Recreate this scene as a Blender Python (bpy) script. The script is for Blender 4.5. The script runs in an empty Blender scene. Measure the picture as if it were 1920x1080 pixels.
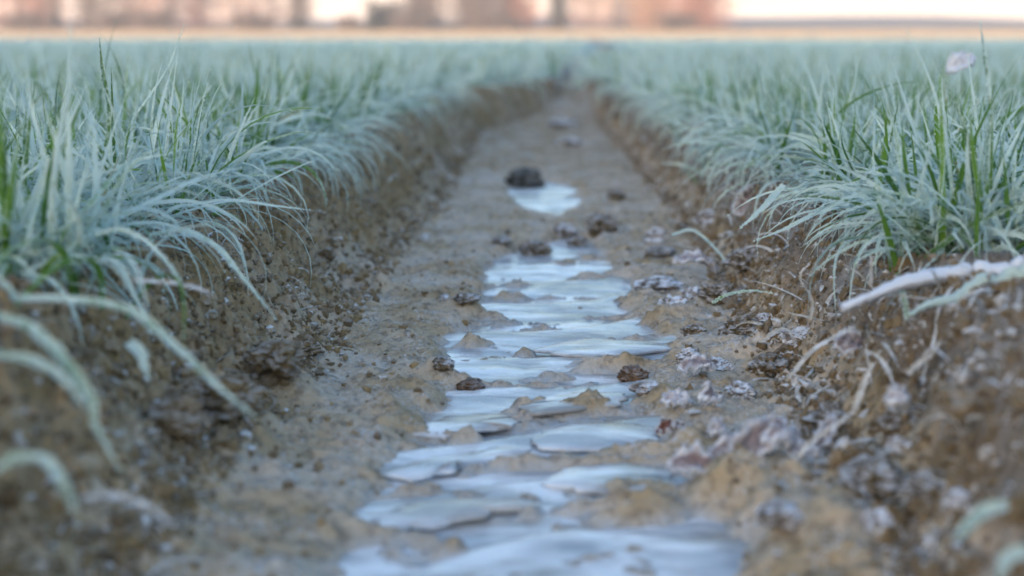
import bpy, math, random
import numpy as np

C = bpy.context.scene
R = math.radians
rng = np.random.default_rng(7)
random.seed(7)

# ------------------------------------------------------------ camera
PITCH = R(10.0)
CAMZ = 0.235
FPX = 2667.0                       # 50 mm on 36 mm, in pixels of a 1920 wide picture
cam = bpy.data.cameras.new("camera")
cam.lens = 50; cam.sensor_width = 36
cam.clip_start = 0.02; cam.clip_end = 6000
cam.dof.use_dof = True
cam.dof.focus_distance = 1.04
cam.dof.aperture_fstop = 4.8
co = bpy.data.objects.new("camera", cam)
C.collection.objects.link(co)
co.location = (0, 0, CAMZ)
co.rotation_euler = (math.pi / 2 - PITCH, 0, 0)
C.camera = co

# ------------------------------------------------------------ light
SUN_EL, SUN_AZ = 4.0, 205.0        # azimuth clockwise from +Y: low sun behind the camera, a little left
w = bpy.data.worlds.new("World"); C.world = w; w.use_nodes = True
nt = w.node_tree; nt.nodes.clear()
out = nt.nodes.new("ShaderNodeOutputWorld"); bg = nt.nodes.new("ShaderNodeBackground")
sky = nt.nodes.new("ShaderNodeTexSky"); sky.sky_type = 'NISHITA'; sky.sun_disc = False
sky.sun_elevation = R(SUN_EL); sky.sun_rotation = R(SUN_AZ)
sky.air_density = 1.0; sky.dust_density = 2.0; sky.ozone_density = 2.0
# rosy morning band low in the sky, all round
geo = nt.nodes.new("ShaderNodeTexCoord"); sep = nt.nodes.new("ShaderNodeSeparateXYZ")
nt.links.new(geo.outputs["Generated"], sep.inputs[0])
ramp = nt.nodes.new("ShaderNodeValToRGB")
ramp.color_ramp.elements[0].position = 0.0; ramp.color_ramp.elements[0].color = (1, 1, 1, 1)
ramp.color_ramp.elements[1].position = 0.08; ramp.color_ramp.elements[1].color = (0, 0, 0, 1)
ramp.color_ramp.interpolation = 'EASE'
nt.links.new(sep.outputs["Z"], ramp.inputs[0])
mx = nt.nodes.new("ShaderNodeMix"); mx.data_type = 'RGBA'
SKY_ROSE = (5.2, 3.75, 2.85, 1)
mul = nt.nodes.new("ShaderNodeMath"); mul.operation = 'MULTIPLY'; mul.inputs[1].default_value = 0.8
nt.links.new(ramp.outputs[0], mul.inputs[0]); nt.links.new(mul.outputs[0], mx.inputs[0])
nt.links.new(sky.outputs[0], mx.inputs[6]); mx.inputs[7].default_value = SKY_ROSE
nt.links.new(mx.outputs[2], bg.inputs[0]); nt.links.new(bg.outputs[0], out.inputs[0])
bg.inputs[1].default_value = 0.15

sl = bpy.data.lights.new("sun", 'SUN'); sl.energy = 3.0; sl.angle = R(0.5); sl.color = (1.0, 0.70, 0.50)
so = bpy.data.objects.new("sun", sl); C.collection.objects.link(so)
so.rotation_euler = (R(90 - SUN_EL), 0, R(-SUN_AZ) + math.pi)
C.view_settings.view_transform = 'Standard'; C.view_settings.look = 'None'
C.view_settings.exposure = 2.58; C.view_settings.gamma = 1.0
C.cycles.volume_bounces = 0
C.cycles.max_bounces = 6; C.cycles.diffuse_bounces = 3; C.cycles.transparent_max_bounces = 8
C.cycles.sample_clamp_indirect = 4
C.cycles.filter_width = 1.7

# ------------------------------------------------------------ helpers
def tag(o, label=None, cat=None, group=None, kind=None):
    if label: o["label"] = label
    if cat: o["category"] = cat
    if group: o["group"] = group
    if kind: o["kind"] = kind
    return o

def link(name, me, mat, parent=None):
    o = bpy.data.objects.new(name, me); C.collection.objects.link(o)
    if mat: me.materials.append(mat)
    if parent: o.parent = parent
    return o

def mesh_np(name, V, F, smooth=True, attr=None):
    """V (n,3), F (m,k) of one face size, attr = dict name -> (n,4)"""
    me = bpy.data.meshes.new(name)
    V = np.asarray(V, dtype=np.float32); F = np.asarray(F, dtype=np.int32)
    k = F.shape[1]
    me.vertices.add(len(V)); me.vertices.foreach_set("co", V.ravel())
    me.loops.add(F.size); me.loops.foreach_set("vertex_index", F.ravel())
    me.polygons.add(len(F))
    me.polygons.foreach_set("loop_start", np.arange(0, F.size, k, dtype=np.int32))
    me.polygons.foreach_set("loop_total", np.full(len(F), k, dtype=np.int32))
    me.polygons.foreach_set("use_smooth", np.full(len(F), smooth, dtype=bool))
    if attr:
        for an, a in attr.items():
            ca = me.attributes.new(an, 'FLOAT_COLOR', 'POINT')
            ca.data.foreach_set("color", np.asarray(a, dtype=np.float32).ravel())
    me.update(calc_edges=True); me.validate()
    return me

def perlin(x, y, seed=0):
    x = np.asarray(x, dtype=np.float64); y = np.asarray(y, dtype=np.float64)
    xi = np.floor(x).astype(np.int64); yi = np.floor(y).astype(np.int64)
    xf = x - xi; yf = y - yi
    u = xf * xf * xf * (xf * (xf * 6 - 15) + 10); v = yf * yf * yf * (yf * (yf * 6 - 15) + 10)
    def g(ix, iy, dx, dy):
        h = (ix * 374761393 + iy * 668265263 + seed * 1274126177) & 0xFFFFFFFF
        h = ((h ^ (h >> 13)) * 1274126177) & 0xFFFFFFFF
        h = h ^ (h >> 16)
        a = (h & 0xFFFF) / 65536.0 * 2 * np.pi
        return np.cos(a) * dx + np.sin(a) * dy
    n00 = g(xi, yi, xf, yf); n10 = g(xi + 1, yi, xf - 1, yf)
    n01 = g(xi, yi + 1, xf, yf - 1); n11 = g(xi + 1, yi + 1, xf - 1, yf - 1)
    return ((n00 * (1 - u) + n10 * u) * (1 - v) + (n01 * (1 - u) + n11 * u) * v) * 1.5

def fbm(x, y, octv, seed=0, gain=0.5):
    s = 0; a = 1; t = 0
    for i in range(octv):
        s = s + a * perlin(x * 2 ** i, y * 2 ** i, seed + i * 17); t += a; a *= gain
    return s / t

def sstep(a, b, x):
    t = np.clip((x - a) / (b - a), 0, 1); return t * t * (3 - 2 * t)

def ray(px, py):
    u = px - 960.0; v = 540.0 - py
    ry = FPX * math.cos(PITCH) + v * math.sin(PITCH)
    rz = -FPX * math.sin(PITCH) + v * math.cos(PITCH)
    return u / ry, rz / ry            # x and z offset per metre of depth

def at(px, py, z=0.0):
    """the point at height z seen there"""
    a, b = ray(px, py); d = (z - CAMZ) / b
    return np.array((a * d, d, z))

def atd(px, py, d):
    a, b = ray(px, py); return np.array((a * d, d, CAMZ + b * d))

# ------------------------------------------------------------ shape of the ground
def centre(y):
    y = np.asarray(y, dtype=float)
    return np.interp(y, [-50, 0, 2.5, 4, 5, 6, 7, 8, 11, 14, 20, 40, 95], [0, 0.0, .094, .10, .06, .10, .24, .38, .70, .92, 1.27, 2.4, 5.2])

_by = [-50, .4, .8, 1.0, 1.3, 1.6, 1.9, 2.65, 3.5, 4.4, 5, 6, 7, 8, 11, 14, 20, 40, 95]
_fl = [-.17, -.17, -.150, -.136, -.131, -.120, -.100, -.085, -.075, .15, .22, .25, .345, .445, .69, .89, 1.22, 2.4, 5.2]
_tl = [-.26, -.26, -.248, -.244, -.236, -.222, -.205, -.185, -.150, .10, .18, .21, .30, .40, .64, .84, 1.17, 2.35, 5.15]
_fr = [.16, .16, .178, .186, .194, .208, .215,   .225, .23, .24, .25, .29, .40, .51, .80, 1.02, 1.37, 2.5, 5.3]
_tr = [.25, .25, .262, .270, .268, .275, .285, .290, .288, .27, .275, .315, .425, .54, .83, 1.05, 1.40, 2.52, 5.32]
ICE_PX = [(1100, 620, 1390), (1040, 668, 1380), (1000, 690, 1372), (960, 690, 1330), (925, 735, 1300), (890, 720, 1268),
          (850, 780, 1245), (800, 778, 1236), (765, 850, 1200), (730, 870, 1190), (690, 848, 1245), (645, 828, 1262), (610, 895, 1205), (575, 900, 1165),
          (540, 905, 1180), (510, 905, 1150), (485, 940, 1130), (455, 1035, 1100), (442, 1090, 1050), (420, 1080, 1030), (402, 1000, 1060), (390, 982, 1080), (375, 966, 1090),
          (358, 955, 1082), (348, 965, 1060), (342, 1060, 1000), (290, 1080, 1040), (225, 1080, 1040)]
_ld, _ll, _lr = [], [], []
for yy, xl, xr in ICE_PX:
    p = at(xl, yy); q = at(xr, yy)
    _ld.append(p[1]); _ll.append(p[0]); _lr.append(q[0])
# ridges of mud that cross the ice: two picture points, half thickness (m), height (m)
RIDGE = [((860, 972), (1420, 942), .008, .011), ((640, 1000), (900, 1034), .007, .009), ((1150, 948), (1440, 935), .012, .013),
         ((890, 886), (1290, 842), .007, .010), ((760, 932), (930, 928), .006, .008), ((715, 795), (930, 842), .007, .010),
         ((905, 800), (1230, 762), .009, .011), ((820, 722), (950, 728), .010, .010), ((990, 712), (1255, 682), .007, .009),
         ((830, 642), (990, 664), .006, .008), ((955, 620), (1095, 616), .006, .007), ((1180, 612), (1290, 606), .008, .008),
         ((1060, 524), (1170, 516), .010, .009), ((850, 590), (960, 604), .008, .009), ((900, 560), (1000, 566), .008, .007),
         ((900, 545), (1040, 540), .010, .006), ((1000, 585), (1190, 575), .006, .006), ((1090, 790), (1300, 860), .003, .003)]
RW = []
for (a, b, t, h) in RIDGE:
    p = at(*a); q = at(*b); RW.append((p[0], p[1], q[0], q[1], t * 1.45, h * .85))
# lumps of ground: picture point at bed level, radius, height
LUMP = [(1500, 1000, .045, .007), (1620, 960, .045, .010), (400, 850, .035, .022), (535, 775, .028, .022),
        (330, 930, .05, .022), (575, 700, .025, .016), (640, 640, .025, .014), (1330, 925, .02, .003), (1420, 905, .03, .004),
        (1560, 1075, .03, .015), (1200, 1075, .022, .008), (120, 1040, .06, .03), (700, 560, .03, .012), (1560, 820, .04, .008),
        (1420, 680, .03, .012), (1470, 620, .03, .014)]
LW = [(at(a, b)[0], at(a, b)[1], r, h) for a, b, r, h in LUMP]

def ground(x, y, detail=True, masks=False):
    x = np.asarray(x, dtype=float); y = np.asarray(y, dtype=float)
    u = x - centre(y)
    ed = .018 * fbm(x * 9, y * 9, 3, 5)
    near = (y < 16) & (y > -2)
    wob = np.where(near, ed, 0)
    xw = x + wob
    a, b = np.interp(y, _by, _fl), np.interp(y, _by, _tl); t = np.clip((a - xw) / (a - b), 0, 1); sl = t * t * (3 - 2 * t)
    a, b = np.interp(y, _by, _fr), np.interp(y, _by, _tr); t = np.clip((xw - a) / (b - a), 0, 1); sr = t * t * (3 - 2 * t)
    bank = np.maximum(sl, sr)
    hb = np.where(u < 0, .100, .098)
    z = hb * bank + (1 - bank) * .08 * sstep(3.7, 5.0, y)
    fade = 1 - sstep(8, 16, y)
    slope = np.clip(4 * bank * (1 - bank), 0, 1)
    edge = np.exp(-((np.abs(u) - .30) / .09) ** 2) + .35 * sstep(1.8, 3.2, y)
    rough = np.clip(slope + .7 * edge, 0, 1)
    if detail:
        n1 = fbm(x * 22, y * 22, 3, 11)
        b1 = np.abs(fbm(x * 38, y * 38, 2, 23)); b2 = np.abs(perlin(x * 120, y * 120, 31)); b3 = np.abs(perlin(x * 260, y * 260, 37))
        lum = (.5 - b1 * 1.6)
        z = z + fade * rough * (.016 * n1 + .012 * lum + .012 * (.4 - b2) + .008 * (.4 - b3))
        bedm = 1 - bank
        z = z + fade * bedm * (.004 * n1 + .0060 * fbm(x * 16, y * 45, 4, 51) + .0050 * np.abs(perlin(x * 45, y * 150, 53)) + .0035 * np.abs(fbm(x * 60, y * 90, 3, 57)) + .0018 * perlin(x * 300, y * 350, 59))
        z = z + fade * bank * (1 - rough) * (.010 * n1 + .006 * lum)
    # ice hollow
    il = np.interp(y, _ld, _ll); ir = np.interp(y, _ld, _lr)
    jag = .006 * fbm(x * 12, y * 40, 3, 71)
    ins = np.minimum(x - il, ir - x) + jag
    inside = sstep(-.016, .016, ins + .004) * (y < 5)
    z = z + (1 - bank) * (.007 - .0165 * inside) * (y < 6)
    rid = np.zeros_like(x)
    jx = .006 * perlin(x * 25, y * 25, 81); jy = .006 * perlin(x * 30, y * 30, 83)
    for (x0, y0, x1, y1, t, h) in RW:
        vx, vy = x1 - x0, y1 - y0; L2 = vx * vx + vy * vy
        s = np.clip(((x - x0) * vx + (y - y0) * vy) / L2, 0, 1)
        dx = x + jx - (x0 + s * vx); dy = y + jy - (y0 + s * vy)
        d2 = (dx * dx + dy * dy) / (t * t)
        rid = np.maximum(rid, 1.1 * h * np.exp(-d2) * (.75 + .5 * np.sin(s * math.pi)))
    z = z + rid * (1 + .35 * perlin(x * 50, y * 80, 85) + .15 * perlin(x * 260, y * 300, 86))
    z = z + inside * .0135 * np.clip(fbm(x * 7, y * 40, 3, 131) - .15, 0, 1) * 1.6
    ph = (y - .30 * x) / (.026 + .012 * np.clip(y, 0, 3)) + .5 * perlin(x * 9, y * 5, 141); sw = np.abs(ph - np.floor(ph) - .5) * 2
    z = z + inside * .0088 * sstep(.55, .95, sw) * np.clip(.42 + 1.5 * perlin(x * 11, y * 14, 143), 0, 1)
    for (lx, ly, r, h) in LW:
        d2 = ((x - lx) ** 2 + (y - ly) ** 2) / (r * r)
        z = z + h * np.exp(-d2 * 1.4) * (1 + .9 * (fbm(x * 40, y * 40, 2, 91) if detail else 0))
    # land beyond the crop rises gently to the wood
    z = z + np.clip(y - 100, 0, 400) * .0105
    z = z + np.where(np.abs(x) > 60, 0, 0)
    if masks:
        return z, bank, slope, inside, u
    return z

# ------------------------------------------------------------ materials
def mat(name):
    m = bpy.data.materials.new(name); m.use_nodes = True
    n = m.node_tree; b = n.nodes["Principled BSDF"]
    return m, n, b

def N(n, t, **kw):
    x = n.nodes.new(t)
    for k, v in kw.items(): setattr(x, k, v)
    return x

def noise(n, scale, detail=4, rough=.55, dist=0, coord=None):
    x = N(n, "ShaderNodeTexNoise"); x.inputs["Scale"].default_value = scale
    x.inputs["Detail"].default_value = detail; x.inputs["Roughness"].default_value = rough
    x.inputs["Distortion"].default_value = dist
    if coord is not None: n.links.new(coord, x.inputs["Vector"])
    return x.outputs[0]

def mapr(n, v, a, b, c=0, d=1):
    x = N(n, "ShaderNodeMapRange"); n.links.new(v, x.inputs[0])
    x.inputs[1].default_value = a; x.inputs[2].default_value = b; x.inputs[3].default_value = c; x.inputs[4].default_value = d
    return x.outputs[0]

def math2(n, op, a, b):
    x = N(n, "ShaderNodeMath", operation=op)
    for i, v in enumerate((a, b)):
        if isinstance(v, (int, float)): x.inputs[i].default_value = v
        else: n.links.new(v, x.inputs[i])
    x.use_clamp = op in ('ADD',) and False
    return x.outputs[0]

def mixc(n, f, a, b):
    x = N(n, "ShaderNodeMix"); x.data_type = 'RGBA'; x.clamp_factor = True
    if isinstance(f, (int, float)): x.inputs[0].default_value = f
    else: n.links.new(f, x.inputs[0])
    for i, v in ((6, a), (7, b)):
        if isinstance(v, tuple): x.inputs[i].default_value = (*v, 1)
        else: n.links.new(v, x.inputs[i])
    return x.outputs[2]

def bump(n, b, h, strength, dist):
    x = N(n, "ShaderNodeBump"); x.inputs["Strength"].default_value = strength; x.inputs["Distance"].default_value = dist
    n.links.new(h, x.inputs["Height"]); n.links.new(x.outputs[0], b.inputs["Normal"])

def objco(n): return N(n, "ShaderNodeTexCoord").outputs["Object"]
def attr4(n, name):
    a = N(n, "ShaderNodeAttribute", attribute_name=name); s = N(n, "ShaderNodeSeparateColor")
    n.links.new(a.outputs["Color"], s.inputs[0]); return s.outputs[0], s.outputs[1], s.outputs[2], a.outputs["Alpha"]

def ground_material():
    m, n, b = mat("frosted_earth")
    oc = objco(n)
    bed, field, frost, stub = attr4(n, "v")
    n1 = noise(n, 14, 5, .6, 0, oc); n2 = noise(n, 130, 4, .6, 0, oc); n3 = noise(n, 420, 3, .6, 0, oc)
    soil = mixc(n, mapr(n, n1, .35, .65), (.20, .145, .068), (.35, .26, .135))
    soil = mixc(n, mapr(n, n2, .42, .66, 0, .75), soil, (.33, .235, .125))
    soil = mixc(n, mapr(n, n2, .46, .32, 0, .6), soil, (.075, .052, .03))
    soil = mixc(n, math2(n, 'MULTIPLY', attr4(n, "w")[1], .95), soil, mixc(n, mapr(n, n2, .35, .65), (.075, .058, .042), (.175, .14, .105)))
    bedc = mixc(n, mapr(n, n1, .36, .64), (.385, .305, .195), (.52, .43, .31))
    bedc = mixc(n, mapr(n, n2, .52, .36, 0, .75), bedc, (.15, .12, .08))
    col = mixc(n, bed, soil, bedc)
    g = N(n, "ShaderNodeNewGeometry"); sp = N(n, "ShaderNodeSeparateXYZ"); n.links.new(g.outputs["Normal"], sp.inputs[0])
    fz = mapr(n, sp.outputs["Z"], .35, .95)
    f1 = mapr(n, n3, .5, .66); f2 = mapr(n, noise(n, 35, 3, .6, 0, oc), .4, .62)
    fa = math2(n, 'MULTIPLY', math2(n, 'MULTIPLY', fz, f1), f2)
    fa = math2(n, 'MULTIPLY', fa, frost)
    fb = math2(n, 'ADD', fa, math2(n, 'MULTIPLY', math2(n, 'MULTIPLY', frost, mapr(n, n1, .4, .62)), .30))
    col = mixc(n, fb, col, (.56, .60, .66))
    fld = mixc(n, mapr(n, noise(n, 1.5, 4, .6, 0, oc), .35, .65), (.30, .43, .41), (.42, .55, .54))
    wt = attr4(n, "w")[0]
    col = mixc(n, math2(n, 'MULTIPLY', wt, mapr(n, n2, .3, .6, .35, .95)), col, (.42, .48, .55))
    col = mixc(n, field, col, fld)
    st = mixc(n, mapr(n, noise(n, .06, 4, .6, 0, oc), .35, .65), (.40, .33, .24), (.50, .42, .32))
    col = mixc(n, stub, col, st)
    n.links.new(col, b.inputs["Base Color"]); b.inputs["Roughness"].default_value = .85
    b.inputs["Specular IOR Level"].default_value = .3
    h = math2(n, 'ADD', n2, math2(n, 'MULTIPLY', n3, .6))
    bump(n, b, h, .6, .004)
    return m

def crumb_material():
    m, n, b = mat("crumbly_soil")
    fr, tone, _, _ = attr4(n, "v")
    oc = objco(n)
    n2 = noise(n, 300, 3, .6, 0, oc)
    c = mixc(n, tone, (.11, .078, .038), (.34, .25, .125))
    c = mixc(n, mapr(n, n2, .4, .65, 0, .5), c, (.16, .12, .075))
    g = N(n, "ShaderNodeNewGeometry"); sp = N(n, "ShaderNodeSeparateXYZ"); n.links.new(g.outputs["Normal"], sp.inputs[0])
    up = mapr(n, sp.outputs["Z"], .1, .9)
    f = math2(n, 'MULTIPLY', fr, math2(n, 'ADD', up, .25))
    f = math2(n, 'MULTIPLY', f, mapr(n, n2, .35, .55, .45, 1))
    c = mixc(n, f, c, (.62, .67, .74))
    n.links.new(c, b.inputs["Base Color"]); b.inputs["Roughness"].default_value = .85
    bump(n, b, n2, .6, .002)
    return m

def blade_material():
    m, n, b = mat("frosted_blade")
    fr, edge, tone, t = attr4(n, "v")
    oc = objco(n)
    green = mixc(n, tone, (.035, .12, .025), (.16, .33, .045))
    green = mixc(n, math2(n, 'MULTIPLY', mapr(n, tone, .975, .985), .8), green, (.30, .25, .11))
    n1 = noise(n, 420, 4, .7, 0, oc); n2 = noise(n, 60, 2, .5, 0, oc)
    f = math2(n, 'ADD', fr, math2(n, 'MULTIPLY', edge, .22))
    f = math2(n, 'ADD', f, mapr(n, n1, .3, .7, -.32, .28))
    f = math2(n, 'ADD', f, mapr(n, n2, .35, .65, -.14, .14))
    c = mixc(n, mapr(n, f, .15, .80, 0, .95), green, (.62, .79, .80))
    n.links.new(c, b.inputs["Base Color"]); b.inputs["Roughness"].default_value = .7
    b.inputs["Specular IOR Level"].default_value = .35
    bump(n, b, n1, .5, .0015)
    tr = N(n, "ShaderNodeBsdfTranslucent"); n.links.new(c, tr.inputs["Color"])
    ms = N(n, "ShaderNodeMixShader"); ms.inputs[0].default_value = .28
    n.links.new(b.outputs[0], ms.inputs[1]); n.links.new(tr.outputs[0], ms.inputs[2])
    n.links.new(ms.outputs[0], n.nodes["Material Output"].inputs[0])
    return m

def ice_material():
    m, n, b = mat("frosted_ice")
    oc = objco(n)
    mp = N(n, "ShaderNodeMapping"); mp.inputs["Scale"].default_value = (1, 2.6, 1); n.links.new(oc, mp.inputs[0])
    n1 = noise(n, 13, 5, .5, .6, mp.outputs[0]); n2 = noise(n, 260, 3, .6, 0, oc); n3 = noise(n, 7, 3, .5, .3, mp.outputs[0])
    c = mixc(n, mapr(n, n1, .40, .58), (.34, .38, .44), (.78, .83, .90))
    c = mixc(n, mapr(n, n3, .50, .62, 0, .8), c, (.25, .25, .24))
    mp2 = N(n, "ShaderNodeMapping"); mp2.inputs["Scale"].default_value = (1, 3.5, 1); n.links.new(oc, mp2.inputs[0])
    dirt = noise(n, 26, 6, .68, .4, mp2.outputs[0])
    c = mixc(n, mapr(n, dirt, .56, .70, 0, .75), c, (.24, .20, .15))
    n.links.new(c, b.inputs["Base Color"])
    n.links.new(mapr(n, n2, .3, .7, .08, .30), b.inputs["Roughness"])
    b.inputs["IOR"].default_value = 1.31; b.inputs["Specular IOR Level"].default_value = .6
    h = math2(n, 'ADD', math2(n, 'MULTIPLY', n1, 1.0), math2(n, 'MULTIPLY', n2, .08))
    bump(n, b, h, .35, .006)
    return m

def simple(name, c1, c2, scale=20, rough=.85, frost=0.0, fscale=150):
    m, n, b = mat(name); oc = objco(n)
    c = mixc(n, mapr(n, noise(n, scale, 4, .6, 0, oc), .35, .65), c1, c2)
    if frost:
        g = N(n, "ShaderNodeNewGeometry"); sp = N(n, "ShaderNodeSeparateXYZ"); n.links.new(g.outputs["Normal"], sp.inputs[0])
        f = math2(n, 'MULTIPLY', mapr(n, sp.outputs["Z"], -.1, .8), mapr(n, noise(n, fscale, 4, .65, 0, oc), .38, .58))
        f = math2(n, 'MULTIPLY', f, frost)
        c = mixc(n, f, c, (.66, .73, .84))
    n.links.new(c, b.inputs["Base Color"]); b.inputs["Roughness"].default_value = rough; b.inputs["Specular IOR Level"].default_value = .12
    bump(n, b, noise(n, scale * 8, 3, .6, 0, oc), .5, .003)
    return m

M_ground = ground_material(); M_crumb = crumb_material(); M_blade = blade_material(); M_stem = simple("hoar_stem", (.26, .25, .26), (.46, .50, .56), 70, .8, 2.4, 60); M_straw = simple("hoar_straw", (.36, .36, .34), (.68, .76, .85), 130, .8); M_ice = ice_material()

# ------------------------------------------------------------ ground sheet
def ground_sheet():
    def grow(a, b, s0, g):
        o = [a]; s = s0
        while o[-1] < b: o.append(o[-1] + s); s *= g
        return np.array(o)
    xs_r = np.concatenate([np.arange(0, .62, .0026), grow(.62, 480, .004, 1.13)])
    xs = np.concatenate([-xs_r[:0:-1], xs_r])
    ys = [.30]
    while ys[-1] < 5: ys.append(ys[-1] + max(.0022, ys[-1] * .0028))
    while ys[-1] < 18: ys.append(ys[-1] * 1.01)
    while ys[-1] < 540: ys.append(ys[-1] * 1.05)
    back = -grow(0, 200, .04, 1.35) + .27
    ys = np.concatenate([back[::-1], np.array(ys)])
    # the dense columns follow the rut only where it is near; beyond it the sheet is coarse
    X, Y = np.meshgrid(xs, ys)
    X = X + np.where(np.abs(X) < 3, 1, 0) * 0 + centre(Y) * np.exp(-(X / 6.0) ** 2)
    z, bank, slope, inside, u = ground(X.ravel(), Y.ravel(), True, True)
    x = X.ravel(); y = Y.ravel()
    n = len(x); nx = len(xs); ny = len(ys)
    i = np.arange(nx * ny).reshape(ny, nx)
    F = np.stack([i[:-1, :-1], i[:-1, 1:], i[1:, 1:], i[1:, :-1]], -1).reshape(-1, 4)
    A = np.zeros((n, 4))
    lump = np.zeros(n)
    A[:, 0] = (1 - sstep(.04, .30, bank)) * (1 - .75 * sstep(2.0, 3.2, y))
    A[:, 1] = sstep(5, 14, y) * sstep(.3, .9, bank) - .2 * np.exp(-((u - .02) / .22) ** 2) * (y > 5)
    A[:, 1] = np.clip(A[:, 1], 0, 1)
    A[:, 2] = np.clip(.55 + .35 * (u > 0) - .25 * (u < -.1) * bank + .25 * A[:, 0] + .25 * (y > 2.2), 0, 1)
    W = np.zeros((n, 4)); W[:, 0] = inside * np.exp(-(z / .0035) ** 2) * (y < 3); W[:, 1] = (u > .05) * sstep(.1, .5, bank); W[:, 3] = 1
    A[:, 3] = sstep(99, 104, y + 3 * perlin(x * .1, y * .1, 3))
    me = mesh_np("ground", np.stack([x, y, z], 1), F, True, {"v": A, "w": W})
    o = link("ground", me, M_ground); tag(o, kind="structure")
ground_sheet()

# ------------------------------------------------------------ frozen water
def ice_sheet():
    ys = [.36]
    while ys[-1] < 3.9: ys.append(ys[-1] + max(.0035, ys[-1] * .005))
    ys = np.array(ys); s = np.linspace(0, 1, 90)
    xl = np.interp(ys, _ld, _ll) - .035; xr = np.interp(ys, _ld, _lr) + .035
    X = xl[:, None] + (xr - xl)[:, None] * s[None]; Y = np.repeat(ys[:, None], 90, 1)
    x = X.ravel(); y = Y.ravel()
    ph = (y - .5 * (x)) / .105 + .35 * perlin(x * 8, y * 4, 61)
    saw = ph - np.floor(ph)
    terr = np.where(saw < .82, saw / .82, (1 - saw) / .18)
    z = .0005 + .0042 * (terr - .5) + .0016 * perlin(x * 18, y * 12, 63) + .0006 * perlin(x * 60, y * 40, 64)
    i = np.arange(len(x)).reshape(len(ys), 90)
    F = np.stack([i[:-1, :-1], i[:-1, 1:], i[1:, 1:], i[1:, :-1]], -1).reshape(-1, 4)
    o = link("frozen_water", mesh_np("frozen_water", np.stack([x, y, z], 1), F, True), M_ice)
    tag(o, kind="structure")
ice_sheet()

def ice_plate(px, label, z0=.0030, tilt=.013):
    """a lifted sheet of ice with real thickness; px = its outline in picture points"""
    pts = np.array([at(a, b, z0) for a, b in px]); c = pts.mean(0)
    P = []
    m = len(pts)
    for k in range(m):                                   # rounded outline
        p0, p1, p2, p3 = pts[k - 1], pts[k], pts[(k + 1) % m], pts[(k + 2) % m]
        for t in np.linspace(0, 1, 6, endpoint=False):
            P.append(.5 * ((2 * p1) + (-p0 + p2) * t + (2 * p0 - 5 * p1 + 4 * p2 - p3) * t * t + (-p0 + 3 * p1 - 3 * p2 + p3) * t ** 3))
    P = np.array(P); k = len(P)
    P[:, 0] += .009 * perlin(P[:, 0] * 70, P[:, 1] * 110, 5); P[:, 1] += .003 * perlin(P[:, 0] * 60, P[:, 1] * 160, 6) + rng.normal(0, .0011, k)
    rings = []
    for f in (1, .97, .8, .6, .4, .2):
        r = c + (P - c) * f
        r[:, 2] = z0 + .0018 * (1 - f ** 6) + tilt * (c[1] - r[:, 1]) + .0008 * perlin(r[:, 0] * 40, r[:, 1] * 30, 77)
        rings.append(r)
    low = c + (P - c) * .985; low[:, 2] = rings[0][:, 2] - .0018
    rings = [low] + rings
    V = np.concatenate(rings + [np.array([[c[0], c[1], z0 + .0018]])]); F = []
    for a in range(len(rings) - 1):
        for j in range(k):
            j2 = (j + 1) % k; F.append((a * k + j, a * k + j2, (a + 1) * k + j2, (a + 1) * k + j))
    last = (len(rings) - 1) * k
    T = [(last + j, last + (j + 1) % k, len(V) - 1, len(V) - 1) for j in range(k)]
    me = bpy.data.meshes.new("ice_plate")
    me.from_pydata([tuple(v) for v in V], [], [tuple(f) for f in F] + [t[:3] for t in T] + [tuple(range(k))[::-1]])
    me.polygons.foreach_set("use_smooth", [True] * len(me.polygons)); me.update()
    tag(link("ice_plate", me, M_ice), label, "ice", "plates of ice lifted in the wheel rut")
ice_plate([(1040, 912), (1050, 882), (1130, 868), (1230, 870), (1268, 892), (1262, 918), (1160, 926)], "bright blue ice plate with a dark gap under its straight near edge")
ice_plate([(722, 886), (790, 864), (900, 846), (985, 838), (960, 858), (850, 882), (770, 900)], "long tapering ice tongue pointing left, just above the nearest one")
ice_plate([(688, 976), (770, 948), (880, 932), (1010, 932), (980, 952), (850, 975), (760, 992)], "nearest long white ice tongue pointing at the left mud edge")
ice_plate([(1010, 838), (1020, 806), (1120, 790), (1225, 798), (1232, 824), (1150, 842)], "broad pale ice plate touching the small red brown leaf")
ice_plate([(775, 806), (850, 780), (960, 776), (960, 796), (880, 812), (820, 820)], "pale ice tongue pointing left beneath the pair of dark clods")
ice_plate([(1010, 655), (1100, 634), (1220, 640), (1262, 652), (1180, 664), (1080, 668)], "thin bright ice strip reaching the right mud edge beyond the round red clod")
ice_plate([(975, 762), (1050, 738), (1160, 734), (1176, 750), (1090, 768), (1000, 776)], "small cream tinted ice plate between two mud ridges mid rut", .0055)

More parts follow.
